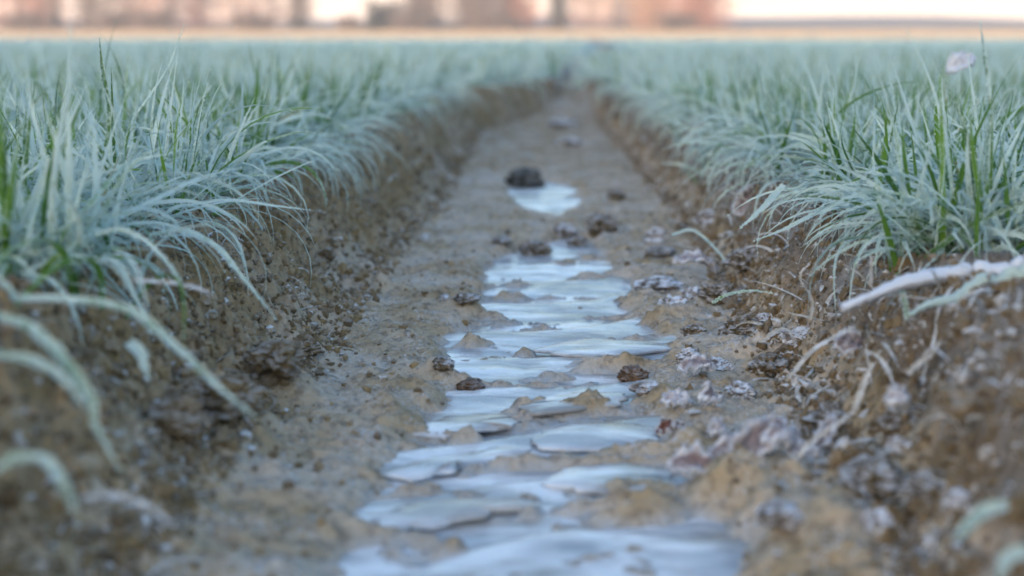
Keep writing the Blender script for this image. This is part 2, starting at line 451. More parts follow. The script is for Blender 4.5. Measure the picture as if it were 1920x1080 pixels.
# ------------------------------------------------------------ grass
def blades(base, az, e0, e1, L, wd, segs, frost, tone, clamp=True, spikes=0, pw=1.4, lvl=None):
    n = len(base)
    pos = base.copy(); d = np.stack([np.cos(az), np.sin(az)], 1)
    perp0 = np.stack([-np.sin(az), np.cos(az), np.zeros(n)], 1)
    tw0 = rng.normal(0, .5, n); tw1 = rng.normal(0, 1.0, n); curl = rng.normal(0, 1.1, n)
    V = []; A = []; mids = []
    a_ = az.copy()
    for i in range(segs + 1):
        t = i / segs
        ang = e0 + (e1 - e0) * t ** pw
        dh = np.stack([np.cos(a_), np.sin(a_)], 1)
        if i > 0:
            step = (L / segs)[:, None]
            pos = pos + np.concatenate([dh * np.cos(ang)[:, None], np.sin(ang)[:, None]], 1) * step
            a_ = a_ + curl / segs
            if clamp:
                g = ground(pos[:, 0], pos[:, 1], False) + .004 + (lvl if lvl is not None else 0)
                pos[:, 2] = np.maximum(pos[:, 2], g)
        nrm = np.concatenate([-dh * np.sin(ang)[:, None], np.cos(ang)[:, None]], 1)
        perp = np.stack([-np.sin(a_), np.cos(a_), np.zeros(n)], 1)
        tw = (tw0 + tw1 * t)[:, None]
        side = perp * np.cos(tw) + nrm * np.sin(tw); up = nrm * np.cos(tw) - perp * np.sin(tw)
        ww = wd * (.55 + .45 * min(1, t * 4)) * max(0.03, (1 - t ** 2.2)) * .5
        j1 = ww * (1 + rng.normal(0, .14, n)); j2 = ww * (1 + rng.normal(0, .14, n))
        l = pos + side * j1[:, None]; r = pos - side * j2[:, None]; c = pos - up * (ww * .45)[:, None]
        V += [l, c, r]
        f = frost + .55 * (t - .45)
        for e in (1, 0, 1): A.append(np.stack([f, np.full(n, e), tone, np.full(n, t)], 1))
        mids.append((l, r, side))
    R3 = 3 * (segs + 1)
    Vv = np.stack(V, 1).reshape(-1, 3); Aa = np.stack(A, 1).reshape(-1, 4)
    q = []
    for i in range(segs):
        for k in (0, 1): q.append((3 * i + k, 3 * i + k + 1, 3 * i + 4 + k, 3 * i + 3 + k))
    q = np.array(q)
    F = (np.arange(n)[:, None, None] * R3 + q[None]).reshape(-1, 4)
    if spikes:
        SV = []; base_i = len(Vv)
        for _ in range(spikes):
            i = rng.integers(1, segs, n); lr = rng.integers(0, 2, n); fr_ = rng.random(n)[:, None]
            Ls = np.stack([m[0] for m in mids], 1); Rs = np.stack([m[1] for m in mids], 1); Ss = np.stack([m[2] for m in mids], 1)
            ar = np.arange(n)
            E = np.where(lr[:, None] == 0, Ls[ar, i], Rs[ar, i]); E2 = np.where(lr[:, None] == 0, Ls[ar, i + 1], Rs[ar, i + 1])
            p = E + (E2 - E) * fr_; tdir = (E2 - E); tdir /= np.linalg.norm(tdir, axis=1)[:, None] + 1e-9
            od = Ss[ar, i] * np.where(lr[:, None] == 0, 1, -1) + rng.normal(0, .6, (n, 3))
            od /= np.linalg.norm(od, axis=1)[:, None] + 1e-9
            ln = rng.uniform(.0006, .0018, n)[:, None]
            SV.append(np.stack([p - tdir * .0007, p + tdir * .0007, p + od * ln, p + od * ln * .5 - tdir * .0005], 1))
        SV = np.concatenate(SV).reshape(-1, 3)
        SF = (base_i + np.arange(len(SV) // 4 * 4)).reshape(-1, 4)
        Vv = np.concatenate([Vv, SV]); F = np.concatenate([F, SF])
        Aa = np.concatenate([Aa, np.tile([1.1, 1, .5, .5], (len(SV), 1))])
    return Vv, F, Aa

def plants(P, nb, scale=1.0, lean=None, upright=.3):
    """P (n,2) plant positions; returns arrays for the blades of them all"""
    n = len(P); k = nb; m = n * k
    b = np.repeat(P, k, 0) + rng.normal(0, .006, (m, 2))
    z = ground(b[:, 0], b[:, 1], True) - .004
    az = rng.uniform(0, 2 * math.pi, m)
    if lean is not None:
        lv = np.repeat(lean, k, 0)                       # desired x lean -1..1
        ax = np.cos(az) + lv * 1.6; ay = np.sin(az) - .25 * np.abs(lv); az = np.arctan2(ay, ax)
    up = rng.random(m) < upright
    e0 = np.where(up, rng.uniform(1.1, 1.55, m), rng.uniform(.45, 1.35, m))
    e1 = np.where(up, rng.uniform(.5, 1.4, m), rng.uniform(-1.9, .3, m))
    L = np.where(up, rng.uniform(.055, .115, m), rng.uniform(.045, .125, m)) * scale
    frost = np.where(rng.random(m) < .18, rng.uniform(-.1, .3, m), rng.uniform(.40, 1.0, m))
    frost = np.where(up & (rng.random(m) < .40), rng.uniform(-.4, .15, m), frost)
    tone = rng.random(m)
    return np.concatenate([b, z[:, None]], 1), az, e0, e1, L, frost, tone

def scatter(n, d0, d1, wpow=1.0):
    """points over the field, thinning out with distance like a view cone"""
    d = np.exp(rng.uniform(math.log(d0), math.log(d1), n)) if wpow == 0 else (rng.uniform(d0 ** wpow, d1 ** wpow, n)) ** (1 / wpow)
    x = rng.uniform(-.44, .50, n) * (d + .12)
    return np.stack([x, d], 1)

def on_field(P, lo=.262, jit=.03):
    x = P[:, 0] + .018 * fbm(P[:, 0] * 9, P[:, 1] * 9, 3, 5); j = rng.normal(0, jit, len(P)) * .5
    k = np.interp(P[:, 1], [0, 3, 4.5, 30], [0, 0, .01, .0]); kl = np.interp(P[:, 1], [0, .9, 1.3, 3.4, 4.2], [0, 0, -.02, -.03, .0])
    g = np.interp(P[:, 1], [0, 5.5, 7.5, 12, 40, 95], [0, 0, .09, .16, .30, .30])     # the wheel track stays thinly grown far off
    return (x < np.interp(P[:, 1], _by, _tl) + j + k + kl - g) | (x > np.interp(P[:, 1], _by, _tr) + j - k + g * .8)

Vs, Fs, As = [], [], []; off = 0
def push(v, f, a):
    global off
    Vs.append(v); Fs.append(f + off); As.append(a); off += len(v)
# near crop
P = scatter(6200, .70, 2.6, 1.3); P = P[on_field(P)]; P = P[P[:, 1] > np.where(P[:, 0] > 0, .86, .74)]
clump = perlin(P[:, 0] * 12, P[:, 1] * 12, 44) + .7 * perlin(P[:, 0] * 30, P[:, 1] * 30, 45)
P = P[clump + rng.normal(0, .12, len(P)) > .0]
u = P[:, 0] - centre(P[:, 1])
lean = np.where(np.abs(u) < .36, -np.sign(u) * (1 - sstep(.27, .38, np.abs(u))), 0) * rng.uniform(-.2, .8, len(P))
b, az, e0, e1, L, fr, to = plants(P, 10, 1.05, lean, .24)
n = len(b)
push(*blades(b, az, e0, e1, L, rng.uniform(.0028, .0058, n), 9, fr, to, True, 5))
# leaves hanging over the two lips of the rut
n_ = 110; d = np.exp(rng.uniform(math.log(.80), math.log(3.4), n_)); sg = np.where(rng.random(n_) < .55, -1, 1)
d = np.where((sg > 0) & (d < .92), d + .15, d)
x_ = np.where(sg < 0, np.interp(d, _by, _tl) - np.abs(rng.normal(.0, .02, n_)), np.interp(d, _by, _tr) + np.abs(rng.normal(.0, .02, n_)))
x_ = x_ - .018 * fbm(x_ * 9, d * 9, 3, 5)
b, az, e0, e1, L, fr, to = plants(np.stack([x_, d], 1), 6, 1.0, None, .0); n = len(b)
az = np.repeat(np.where(sg < 0, 0.0, math.pi), 6) + rng.normal(0, .65, n) - .25 * np.repeat(-sg, 6)
push(*blades(b, az, rng.uniform(.3, 1.25, n), rng.uniform(-2.0, -.7, n), rng.uniform(.05, .135, n), rng.uniform(.0018, .0036, n), 11, rng.uniform(.45, 1.0, n), to, True, 6))
# mid crop
P = scatter(7800, 2.4, 9, 1.0); P = P[on_field(P)]
u = P[:, 0] - centre(P[:, 1])
lean = np.where(np.abs(u) < .36, -np.sign(u), 0) * .7
b, az, e0, e1, L, fr, to = plants(P, 7, 1.05, lean, .35)
n = len(b); fr = np.where(fr < .3, np.where(rng.random(n) < .6, .6, fr), fr + .12)
push(*blades(b, az, e0, e1, L, rng.uniform(.0045, .008, n) * np.interp(b[:, 1], [2.4, 9], [.8, 1.6]), 5, fr, to, False))
# far crop
P = scatter(9000, 8.5, 100, .55); P = P[on_field(P)]
b, az, e0, e1, L, fr, to = plants(P, 4, 1.1, None, .4)
n = len(b); fr = np.maximum(fr, .3) + .3
push(*blades(b, az, e0, e1, L, .008 + b[:, 1] * .0016, 3, fr, to, False))
me = mesh_np("grass", np.concatenate(Vs), np.concatenate(Fs), True, {"v": np.concatenate(As)})
tag(link("grass", me, M_blade), "dense frosted young grass covering the field on both sides of the rut", "grass", kind="stuff")

def tuft(px, py, z, nb, label, spread=1.0, side=0, tall=1.0, green=.3):
    p = at(px, py, z); m = nb
    bb = np.stack([p[0] + rng.normal(0, .012 * spread, m), p[1] + rng.normal(0, .015 * spread, m)], 1)
    zz = ground(bb[:, 0], bb[:, 1]) - .004
    az = rng.uniform(0, 2 * math.pi, m); az = np.arctan2(np.sin(az) - .2 * abs(side), np.cos(az) + side)
    up = rng.random(m) < .5
    e0 = np.where(up, rng.uniform(1.3, 1.55, m), rng.uniform(.8, 1.3, m)); e1 = np.where(up, rng.uniform(.9, 1.45, m), rng.uniform(-1.4, .2, m))
    L = np.where(up, rng.uniform(.09, .15, m), rng.uniform(.09, .18, m)) * tall
    fr = np.where(rng.random(m) < green, rng.uniform(-.2, .2, m), rng.uniform(.5, .95, m))
    v, f, a = blades(np.concatenate([bb, zz[:, None]], 1), az, e0, e1, L, rng.uniform(.0024, .0048, m), 11, fr, rng.random(m), True, 10)
    c = np.array([p[0], p[1], zz.mean()]); o = link("grass_tuft", mesh_np("grass_tuft", v - c, f, True, {"v": a}), M_blade)
    o.location = c; tag(o, label, "grass tuft", "frosted grass tufts along the rut banks")
TUFTS = [(110, 530, .102, 34, "big frosted tuft at the left edge, standing above the brown bank", 1.2, .7, 1.05, .25),
         (1800, 480, .10, 40, "big frosted tuft at the right edge, behind the fallen white stem", 1.3, -.6, 1.0, .35),
         (330, 400, .10, 22, "arching tuft on the left bank, its leaves hanging over bare soil", 1.2, 1.0, 1.0, .2),
         (495, 285, .10, 22, "upright tuft with dark green spikes on the left bank top", 1.3, .3, 1.0, .6),
         (1560, 330, .10, 22, "tuft on the right bank top with leaves drooping left over the soil", 1.3, -1.0, 1.0, .3),
         (1755, 330, .10, 16, "tuft with one broad bright green blade near the right edge", 1.0, 0, 1.05, .75),
         (215, 330, .10, 18, "tuft whose tallest blade rises above the horizon at the left", 1.2, .1, 1.25, .4),
         (1400, 270, .10, 16, "small pale tuft at the right lip of the rut, farthest of its side", 1.2, -.8, .9, .25),
         (1685, 265, .10, 18, "green spiked tuft left of the broad bright blade", 1.2, -.1, 1.1, .6)]
for t in TUFTS: tuft(*t)

def ribbon(name, pts, wd, label, cat, frost=.75, tone=.5, group=None, spikes=60, taper=(.7, .05), material=None, thick=.0, roundish=False):
    """a single leaf along picture points (x, y, depth)"""
    P = np.array([atd(*p) for p in pts]); m = len(P); seg = []
    ext = np.concatenate([[2 * P[0] - P[1]], P, [2 * P[-1] - P[-2]]])
    for k in range(m - 1):
        p0, p1, p2, p3 = ext[k:k + 4]
        for t in np.linspace(0, 1, 10, endpoint=False):
            seg.append(.5 * ((2 * p1) + (-p0 + p2) * t + (2 * p0 - 5 * p1 + 4 * p2 - p3) * t * t + (-p0 + 3 * p1 - 3 * p2 + p3) * t ** 3))
    seg.append(P[-1]); S = np.array(seg)
    gz = ground(S[:, 0], S[:, 1]) + .0025; S[:, 2] = np.maximum(S[:, 2], gz)
    k = len(S); T = np.gradient(S, axis=0); T /= np.linalg.norm(T, axis=1)[:, None]
    up = np.array([0, -.45, .9]); side = np.cross(T, up); side /= np.linalg.norm(side, axis=1)[:, None]; nn = np.cross(side, T)
    t = np.linspace(0, 1, k)
    prof = (taper[0] + (1 - taper[0]) * np.minimum(1, t * 4)) * np.maximum(taper[1], 1 - t ** 2.6)
    ww = wd * (.5 if roundish else .38) * prof
    V = []; A = []
    sec = [(math.cos(q) , 1, .8 * math.sin(q)) for q in np.linspace(0, 2 * math.pi, 11)] if roundish else ((-1, 1, 0), (-.5, .3, -.3), (0, 0, -.5), (.5, .3, -.3), (1, 1, 0))
    for off_, e, dz in sec:
        j = 1 + rng.normal(0, .09, k) * abs(off_)
        if roundish: j = 1 + .28 * perlin(t * 22 + off_ * 2, np.full(k, dz * 2.0), 9) + .12 * perlin(t * 90 + off_ * 5, np.full(k, dz * 6.0), 8)
        V.append(S + side * (ww * off_ * j)[:, None] + nn * (ww * dz * (j if roundish else 1))[:, None])
        A.append(np.stack([np.full(k, frost) + rng.normal(0, .1, k), np.full(k, e), np.full(k, tone), t], 1))
    nr = len(sec)
    Vv = np.stack(V, 1).reshape(-1, 3); Aa = np.stack(A, 1).reshape(-1, 4); F = []
    for i in range(k - 1):
        for q in range(nr - 1): F.append((i * nr + q, i * nr + q + 1, (i + 1) * nr + q + 1, (i + 1) * nr + q))
    if spikes:
        i = rng.integers(0, k - 1, spikes); sg = np.where(rng.random(spikes) < .5, -1, 1)
        p = S[i] + side[i] * (ww[i] * sg * rng.uniform(.7, 1, spikes))[:, None] + (S[i + 1] - S[i]) * rng.random((spikes, 1))
        od = side[i] * sg[:, None] + rng.normal(0, .6, (spikes, 3)); od /= np.linalg.norm(od, axis=1)[:, None]
        ln = rng.uniform(.0003, .0011, spikes)[:, None]
        SV = np.stack([p - T[i] * .0008, p + T[i] * .0008, p + od * ln + T[i] * .0003, p + od * ln - T[i] * .0003], 1).reshape(-1, 3)
        F = np.concatenate([np.array(F), len(Vv) + np.arange(len(SV)).reshape(-1, 4)])
        Vv = np.concatenate([Vv, SV]); Aa = np.concatenate([Aa, np.tile([1.1, 1, .5, .5], (len(SV), 1))])
    o = link(name, mesh_np(name, Vv - S[0], np.array(F), True, {"v": Aa}), material or M_blade)
    o.location = S[0]
    if thick:
        md = o.modifiers.new("thickness", 'SOLIDIFY'); md.thickness = thick
    tag(o, label, cat, group); return o

G1 = "single frosted grass leaves bending over the banks"
LEAVES = [
 ([(-10, 560, .62), (120, 560, .62), (240, 580, .61), (330, 650, .60), (410, 725, .595), (486, 788, .585)], .0068, "long frosted leaf arching across the left bank down to the mud edge", .60, .3),
 ([(-10, 590, .56), (60, 615, .56), (125, 680, .555), (172, 750, .55), (180, 800, .548), (232, 890, .54)], .0072, "broad frosted leaf hanging down the left bank, tip near the bottom", .55, .3),
 ([(-10, 662, .53), (60, 675, .53), (120, 710, .525), (165, 770, .52)], .0058, "short frosted leaf at the left edge under the broad hanging one", .6, .3),
 ([(-10, 880, .47), (30, 858, .47), (85, 862, .465), (120, 910, .46), (140, 960, .46)], .0060, "whitish curled leaf forming a ring low at the left edge", .6, .5),
 ([(155, 930, .51), (220, 930, .51), (275, 948, .505), (325, 985, .50)], .0042, "pale mauve stem lying low on the left bank near the bottom", 1.0, .5),
 ([(135, 492, .76), (165, 450, .76), (215, 430, .755), (270, 450, .75), (320, 500, .745), (345, 540, .74)], .0058, "tight arched leaf springing from the big left tuft", .75, .3),
 ([(280, 440, .84), (340, 432, .84), (400, 458, .83), (455, 520, .82), (520, 600, .81)], .0062, "frosted arching leaf, upper of the pair over the left bank soil", .7, .4),
 ([(190, 480, .76), (225, 500, .755), (255, 560, .75), (285, 610, .745)], .0055, "drooping white leaf below the tight arched one", .9, .4),
 ([(250, 525, .74), (320, 530, .735), (370, 540, .73), (402, 556, .725)], .0040, "straight pale stalk lying across the left bank", .85, .6),
 ([(130, 475, .80), (210, 415, .82), (300, 370, .84), (385, 330, .87), (470, 312, .90)], .0070, "long bright leaf sweeping up to the right from the left tuft", .8, .3),
 ([(350, 385, .95), (430, 375, .95), (510, 385, .94), (590, 395, .93)], .0048, "thin white leaf pointing right over the left bank lip", .9, .4),
 ([(240, 640, .66), (262, 660, .655), (278, 710, .65)], .0085, "stubby frosted leaf end hanging mid left bank", .75, .3),
 ([(1890, 945, .50), (1850, 955, .50), (1815, 985, .495), (1790, 1015, .49)], .0075, "broad teal leaf curling in from the lower right corner", .55, .3),
 ([(1930, 1030, .47), (1890, 1045, .47), (1870, 1085, .465)], .0075, "leaf end poking in at the very bottom of the right edge", .6, .3),
 ([(1760, 470, .92), (1700, 432, .93), (1640, 418, .94), (1560, 425, .94), (1500, 465, .93)], .0055, "frosted leaf arching left from the big right tuft, longest there", .75, .4),
 ([(1745, 478, .91), (1690, 450, .91), (1620, 452, .91), (1560, 482, .90), (1515, 520, .895)], .0050, "frosted leaf arching left, lower of the two from the right tuft", .8, .4),
 ([(1600, 380, 1.05), (1530, 400, 1.04), (1470, 430, 1.03), (1412, 452, 1.02)], .0060, "whitish leaf tapering to the left above the crumbly right bank", .85, .4),
 ([(1470, 345, 1.1), (1430, 390, 1.08), (1385, 430, 1.07)], .0080, "upright frosted leaf beside the dark hollow on the right bank", .85, .4),
 ([(1335, 568, .98), (1365, 552, .98), (1410, 545, .98), (1450, 550, .98)], .0045, "small green tinged leaf at the foot of the right bank", .5, .5),
 ([(1480, 708, .83), (1520, 660, .83), (1570, 628, .83), (1605, 610, .83)], .0045, "slanting frosted straw on the right bank below the fallen stem", .95, .5),
 ([(1600, 768, .77), (1618, 725, .77), (1636, 680, .77)], .0050, "short upright frosted straw on the right bank", .9, .5),
 ([(1700, 700, .73), (1735, 672, .73), (1765, 640, .73)], .0048, "short slanting straw high on the right bank", .85, .4),
 ([(1480, 880, .70), (1520, 830, .70), (1570, 795, .70), (1610, 765, .70)], .0042, "knobbly frosted straw leaning up from the litter pile", 1.0, .5),
 ([(1520, 600, .92), (1522, 560, .92), (1500, 520, .92), (1520, 490, .92)], .0028, "thin hooked rootlet standing from the right bank crumbs", 1.0, .5),
 ([(1632, 535, .85), (1633, 510, .85), (1634, 480, .85)], .0030, "tiny upright white spike above the fallen stem", 1.0, .5),
 ([(1690, 540, .80), (1698, 575, .79), (1700, 600, .785)], .0045, "short green leaf hanging below the fallen stem", .5, .4),
 ([(1430, 640, .92), (1460, 618, .92), (1480, 622, .92), (1490, 650, .92)], .0045, "small white hooked straw at the right bank foot", 1.0, .5),
 ([(1260, 440, 1.35), (1300, 432, 1.35), (1345, 470, 1.33), (1365, 500, 1.32)], .0055, "frosted leaf bent over the mauve dead leaf", .85, .4),
 ([(188, 330, 1.0), (205, 220, 1.0), (192, 130, 1.0), (186, 70, 1.0)], .0050, "tallest upright blade rising above the horizon at the left", .25, .2),
 ([(258, 210, 1.1), (290, 165, 1.1), (320, 115, 1.1), (345, 45, 1.1)], .0042, "frosted seedy blade leaning right above the left horizon", .75, .5),
 ([(1850, 330, .9), (1856, 220, .9), (1848, 120, .9), (1838, 40, .9)], .0062, "tallest grey green blade above the right horizon", .55, .2),
 ([(1762, 300, 1.0), (1758, 260, 1.0), (1755, 225, 1.0), (1756, 190, 1.0)], .0068, "broad bright green frost free blade in the right grass", -.4, .85),
]
for pts, wd, lab, fr, to in LEAVES:
    dry = any(k in lab for k in ("straw", "stalk", "stem from", "mauve stem", "rootlet", "spike"))
    ribbon("straw" if dry else "grass_leaf", pts, wd, lab, "straw" if dry else "grass leaf", fr, to, "frosted dry straws on the banks" if dry else G1, material=M_straw if dry else None)

# the fallen, thickly frosted stem on the right bank
ribbon("fallen_stem", [(1940, 512, .79), (1860, 510, .80), (1780, 515, .80), (1700, 528, .79), (1640, 552, .78), (1578, 578, .775)], .0125,
       "thick white frosted fallen stem lying on the right bank", "fallen stem", 1.0, .5, None, 160, (.9, .45), M_stem, 0, True)
ribbon("fallen_stem", [(1940, 545, .77), (1860, 548, .775), (1790, 560, .77), (1740, 570, .765), (1705, 590, .76)], .0080,
       "duller thinner frosted stem just below the thick white one", "fallen stem", .8, .5, None, 80, (.9, .3), M_blade, 0, True)

# ------------------------------------------------------------ crumbs, clods, stones
import bmesh
def ico(sub):
    bm = bmesh.new(); bmesh.ops.create_icosphere(bm, subdivisions=sub, radius=1)
    V = np.array([v.co[:] for v in bm.verts]); F = np.array([[v.index for v in f.verts] for f in bm.faces]); bm.free(); return V, F
I1, I2, I3, I4 = ico(1), ico(2), ico(3), ico(4)

def lump_np(base, size, seed, flat=.75, jag=.35):
    V = base[0].copy(); r = np.random.default_rng(seed)
    o = r.uniform(0, 50, 3)
    x, y, z = V.T
    def n3(f, k): return (perlin(x * f + o[0], y * f + o[1], seed + k) + perlin(y * f + o[1], z * f + o[2], seed + k + 1) + perlin(z * f + o[2], x * f + o[0], seed + k + 2)) / 1.8
    d = 1 + jag * .75 * (n3(1.3, 0) + .6 * n3(2.9, 4) + .45 * (.35 - np.abs(n3(5.5, 8))) * 2 + .25 * n3(12, 12))
    V = V * d[:, None] * np.array([r.uniform(.8, 1.25), r.uniform(.8, 1.2), flat]) * size
    return V

def crumbs():
    Vs, Fs, As = [], [], []; off = 0
    def batch(base, n, size_lo, size_hi, sampler, frostp, smooth):
        nonlocal off
        P = sampler(n); n = len(P)
        z = ground(P[:, 0], P[:, 1], True)
        s = size_lo * (size_hi / size_lo) ** (rng.random(n) ** 2.0)
        B = base[0]; k = len(B)
        jit = 1 + rng.normal(0, .28, (n, k, 1))
        sc = rng.uniform(.65, 1.25, (n, 1, 3))
        a = rng.uniform(0, 6.28, n); ca, sa = np.cos(a)[:, None], np.sin(a)[:, None]
        V = B[None] * jit * sc * s[:, None, None]
        X = V[:, :, 0] * ca - V[:, :, 1] * sa; Y = V[:, :, 0] * sa + V[:, :, 1] * ca
        V = np.stack([X + P[:, 0:1], Y + P[:, 1:2], V[:, :, 2] + (z + s * .12)[:, None]], 2)
        A = np.zeros((n, k, 4)); uu = P[:, 0] - centre(P[:, 1])
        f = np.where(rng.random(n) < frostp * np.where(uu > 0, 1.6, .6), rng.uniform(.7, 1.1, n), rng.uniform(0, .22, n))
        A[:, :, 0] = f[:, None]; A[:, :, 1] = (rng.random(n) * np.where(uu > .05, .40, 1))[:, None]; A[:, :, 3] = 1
        Vs.append(V.reshape(-1, 3)); Fs.append((np.arange(n)[:, None, None] * k + base[1][None]).reshape(-1, 3) + off)
        As.append(A.reshape(-1, 4)); off += n * k
    def banks(n):
        d = np.exp(rng.uniform(math.log(.45), math.log(4.5), n))
        sgn = np.where(rng.random(n) < .5, -1, 1)
        t = np.where(rng.random(n) < .75, rng.uniform(0, 1.05, n), .02 + np.abs(rng.normal(0, .08, n)) * rng.choice([-1, 1], n))
        l = np.interp(d, _by, _fl) * (1 - t) + np.interp(d, _by, _tl) * t; q = np.interp(d, _by, _fr) * (1 - t) + np.interp(d, _by, _tr) * t
        return np.stack([np.where(sgn < 0, l, q), d], 1)
    def field(n):
        d = np.exp(rng.uniform(math.log(.5), math.log(3), n)); sgn = np.where(rng.random(n) < .5, -1, 1)
        return np.stack([centre(d) + sgn * rng.uniform(.26, .5, n), d], 1)
    def bed(n):
        d = np.exp(rng.uniform(math.log(.5), math.log(5), n))
        P = np.stack([centre(d) + rng.uniform(-.16, .15, n), d], 1)
        il = np.interp(d, _ld, _ll); ir = np.interp(d, _ld, _lr)
        ins = np.minimum(P[:, 0] - il, ir - P[:, 0]); keep = (ins < -.002) | (rng.random(n) < .08)
        return P[keep]
    batch(I1, 52000, .0007, .0036, banks, .13, False)
    batch(I2, 1500, .0030, .0075, banks, .08, False)
    batch(I1, 2600, .0008, .0035, bed, .20, False)
    batch(I1, 4000, .0015, .007, field, .12, False)
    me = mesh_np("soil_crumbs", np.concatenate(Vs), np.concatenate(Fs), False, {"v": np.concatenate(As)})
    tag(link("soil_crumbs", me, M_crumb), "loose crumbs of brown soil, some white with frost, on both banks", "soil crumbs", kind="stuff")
crumbs()

M_clod = simple("dark_clod", (.075, .06, .038), (.17, .135, .085), 60, .95, .6)
M_clodf = simple("frosted_clod", (.10, .085, .07), (.2, .17, .14), 60, .9, 1.0, 90)
M_red = simple("reddish_clod", (.075, .048, .03), (.15, .095, .055), 60, .85, .25)
M_stone = simple("dark_stone", (.028, .03, .026), (.07, .07, .06), 40, .7, .25, 60)
M_tanclod = simple("tan_clod", (.13, .095, .055), (.24, .18, .10), 60, .9, .25)
def lump(name, px, py, wpx, label, cat, mt, flat=.7, seed=1, z=0.0, jag=.4, group=None, asp=1.0):
    """wpx = its width in picture points"""
    p = at(px, py, z); s = wpx / FPX * p[1] * .5
    g = ground(np.array([p[0]]), np.array([p[1]]))[0]
    V = lump_np(I4, s, seed, flat, jag); V[:, 0] *= asp
    o = link(name, mesh_np(name, V * (1 + rng.normal(0, .035, (len(V), 1))), I4[1], False), mt); o.location = (p[0], p[1], max(g, .0005 if z < .02 else g) + s * flat * .5)
    tag(o, label, cat, group); return o
M_frl = simple("frosted_lump", (.16, .14, .13), (.30, .28, .28), 60, .9, 2.2, 70)
GC = "clods lying in the wheel rut"
lump("stone", 985, 350, 62, "dark round stone in the rut, farthest thing standing on the ice edge", "stone", M_stone, .75, 3)
lump("soil_clod", 1128, 452, 62, "large dark clod, right end of the row across the rut", "clod", M_clod, .75, 11, group=GC)
lump("soil_clod", 1083, 462, 46, "low dark clod joining the large one to its frosted neighbour", "clod", M_clod, .55, 12, group=GC)
lump("soil_clod", 1060, 448, 52, "clod topped with white frost in the row across the rut", "clod", M_clodf, .55, 13, group=GC)
lump("soil_clod", 1005, 476, 48, "brown clod at the left end of the row across the rut", "clod", M_clod, .6, 14, group=GC)
lump("soil_clod", 940, 474, 44, "flat dark clod half sunk left of the row", "clod", M_clod, .35, 15, group=GC)
lump("soil_clod", 1154, 386, 30, "small lone clod between the far ice and the row of clods", "clod", M_clod, .7, 16, group=GC)
lump("soil_clod", 1186, 712, 56, "rounded reddish clod on the right ice edge", "clod", M_red, .62, 17, group=GC)
lump("soil_clod", 884, 732, 54, "reddish clod on the left ice edge, right of a pair", "clod", M_red, .5, 18, group=GC)
lump("soil_clod", 832, 726, 50, "dark clod on the left ice edge, left of a pair", "clod", M_clod, .5, 19, group=GC)
lump("soil_clod", 875, 596, 46, "small dark clod at the ice edge below the far clods", "clod", M_clod, .4, 20, group=GC)
lump("soil_clod", 835, 590, 26, "tiny pale clod beside a small dark one at the left ice edge", "clod", M_clodf, .5, 21, group=GC)
lump("soil_clod", 960, 560, 32, "small grey clod frozen into the middle of the ice", "clod", M_clodf, .35, 22, group=GC)
lump("soil_clod", 1240, 490, 62, "flat brown clod right of the ice below the mauve leaf", "clod", M_clod, .3, 23, group=GC)
lump("soil_clod", 1235, 560, 90, "broad frosted clod on the right side of the middle ice", "clod", M_clodf, .3, 24, group=GC)
lump("soil_clod", 1212, 752, 62, "low frosted clod at the right ice edge above the litter", "clod", M_clodf, .4, 25, group=GC)
lump("soil_clod", 420, 862, 130, "largest crumbly tan clod at the foot of the left bank", "clod", M_tanclod, .6, 26, group=GC, jag=.6)
lump("soil_clod", 525, 782, 100, "crumbly clod at the left bank foot where the long leaf ends", "clod", M_tanclod, .6, 27, group=GC, jag=.6)
lump("soil_clod", 570, 712, 75, "crumbly clod at the left bank foot, third from the near end", "clod", M_tanclod, .6, 28, group=GC, jag=.6)
lump("soil_clod", 340, 950, 120, "blurred clod at the left bank foot nearest the bottom", "clod", M_tanclod, .5, 29, group=GC, jag=.6)
lump("soil_clod", 1052, 246, 46, "pale frosted lump in the far part of the rut, upper of two", "clod", M_clodf, .45, 30, group=GC)
lump("soil_clod", 1068, 282, 44, "pale frosted lump in the far part of the rut, lower of two", "clod", M_clodf, .45, 31, group=GC)
lump("soil_clod", 1460, 1060, 90, "frosted round clod at the bottom edge right of the ice", "clod", M_clodf, .6, 32, group=GC)

GB = "dark clods embedded in the right bank"
for i, (px, py, z, w_, lab) in enumerate([(1408, 452, .05, 70, "dark clod in the hollow under the upright frosted leaf"), (1345, 522, .03, 60, "dark clod beneath the mauve leaf at the right bank foot"),
        (1625, 470, .075, 60, "dark clod high on the right bank left of the big tuft"), (1385, 625, .012, 66, "dark clod just below the small green tinged leaf"),
        (1440, 668, .02, 72, "dark clod under the small hooked straw"), (1560, 715, .04, 80, "dark clod between the slanting and the short upright straw"),
        (1300, 640, .004, 40, "small dark clod on the mud right of the middle ice"), (1700, 640, .08, 80, "dark clod in the shade under the fallen stem"),
        (1640, 880, .03, 110, "large dark clod low on the near right bank"), (1760, 800, .06, 100, "dark clod at the near right edge above the largest one")]):
    lump("soil_clod", px, py, w_, lab, "clod", M_clod, .7, 60 + i, z=z, jag=.5, group=GB)
GF = "frost covered lumps on the right bank"
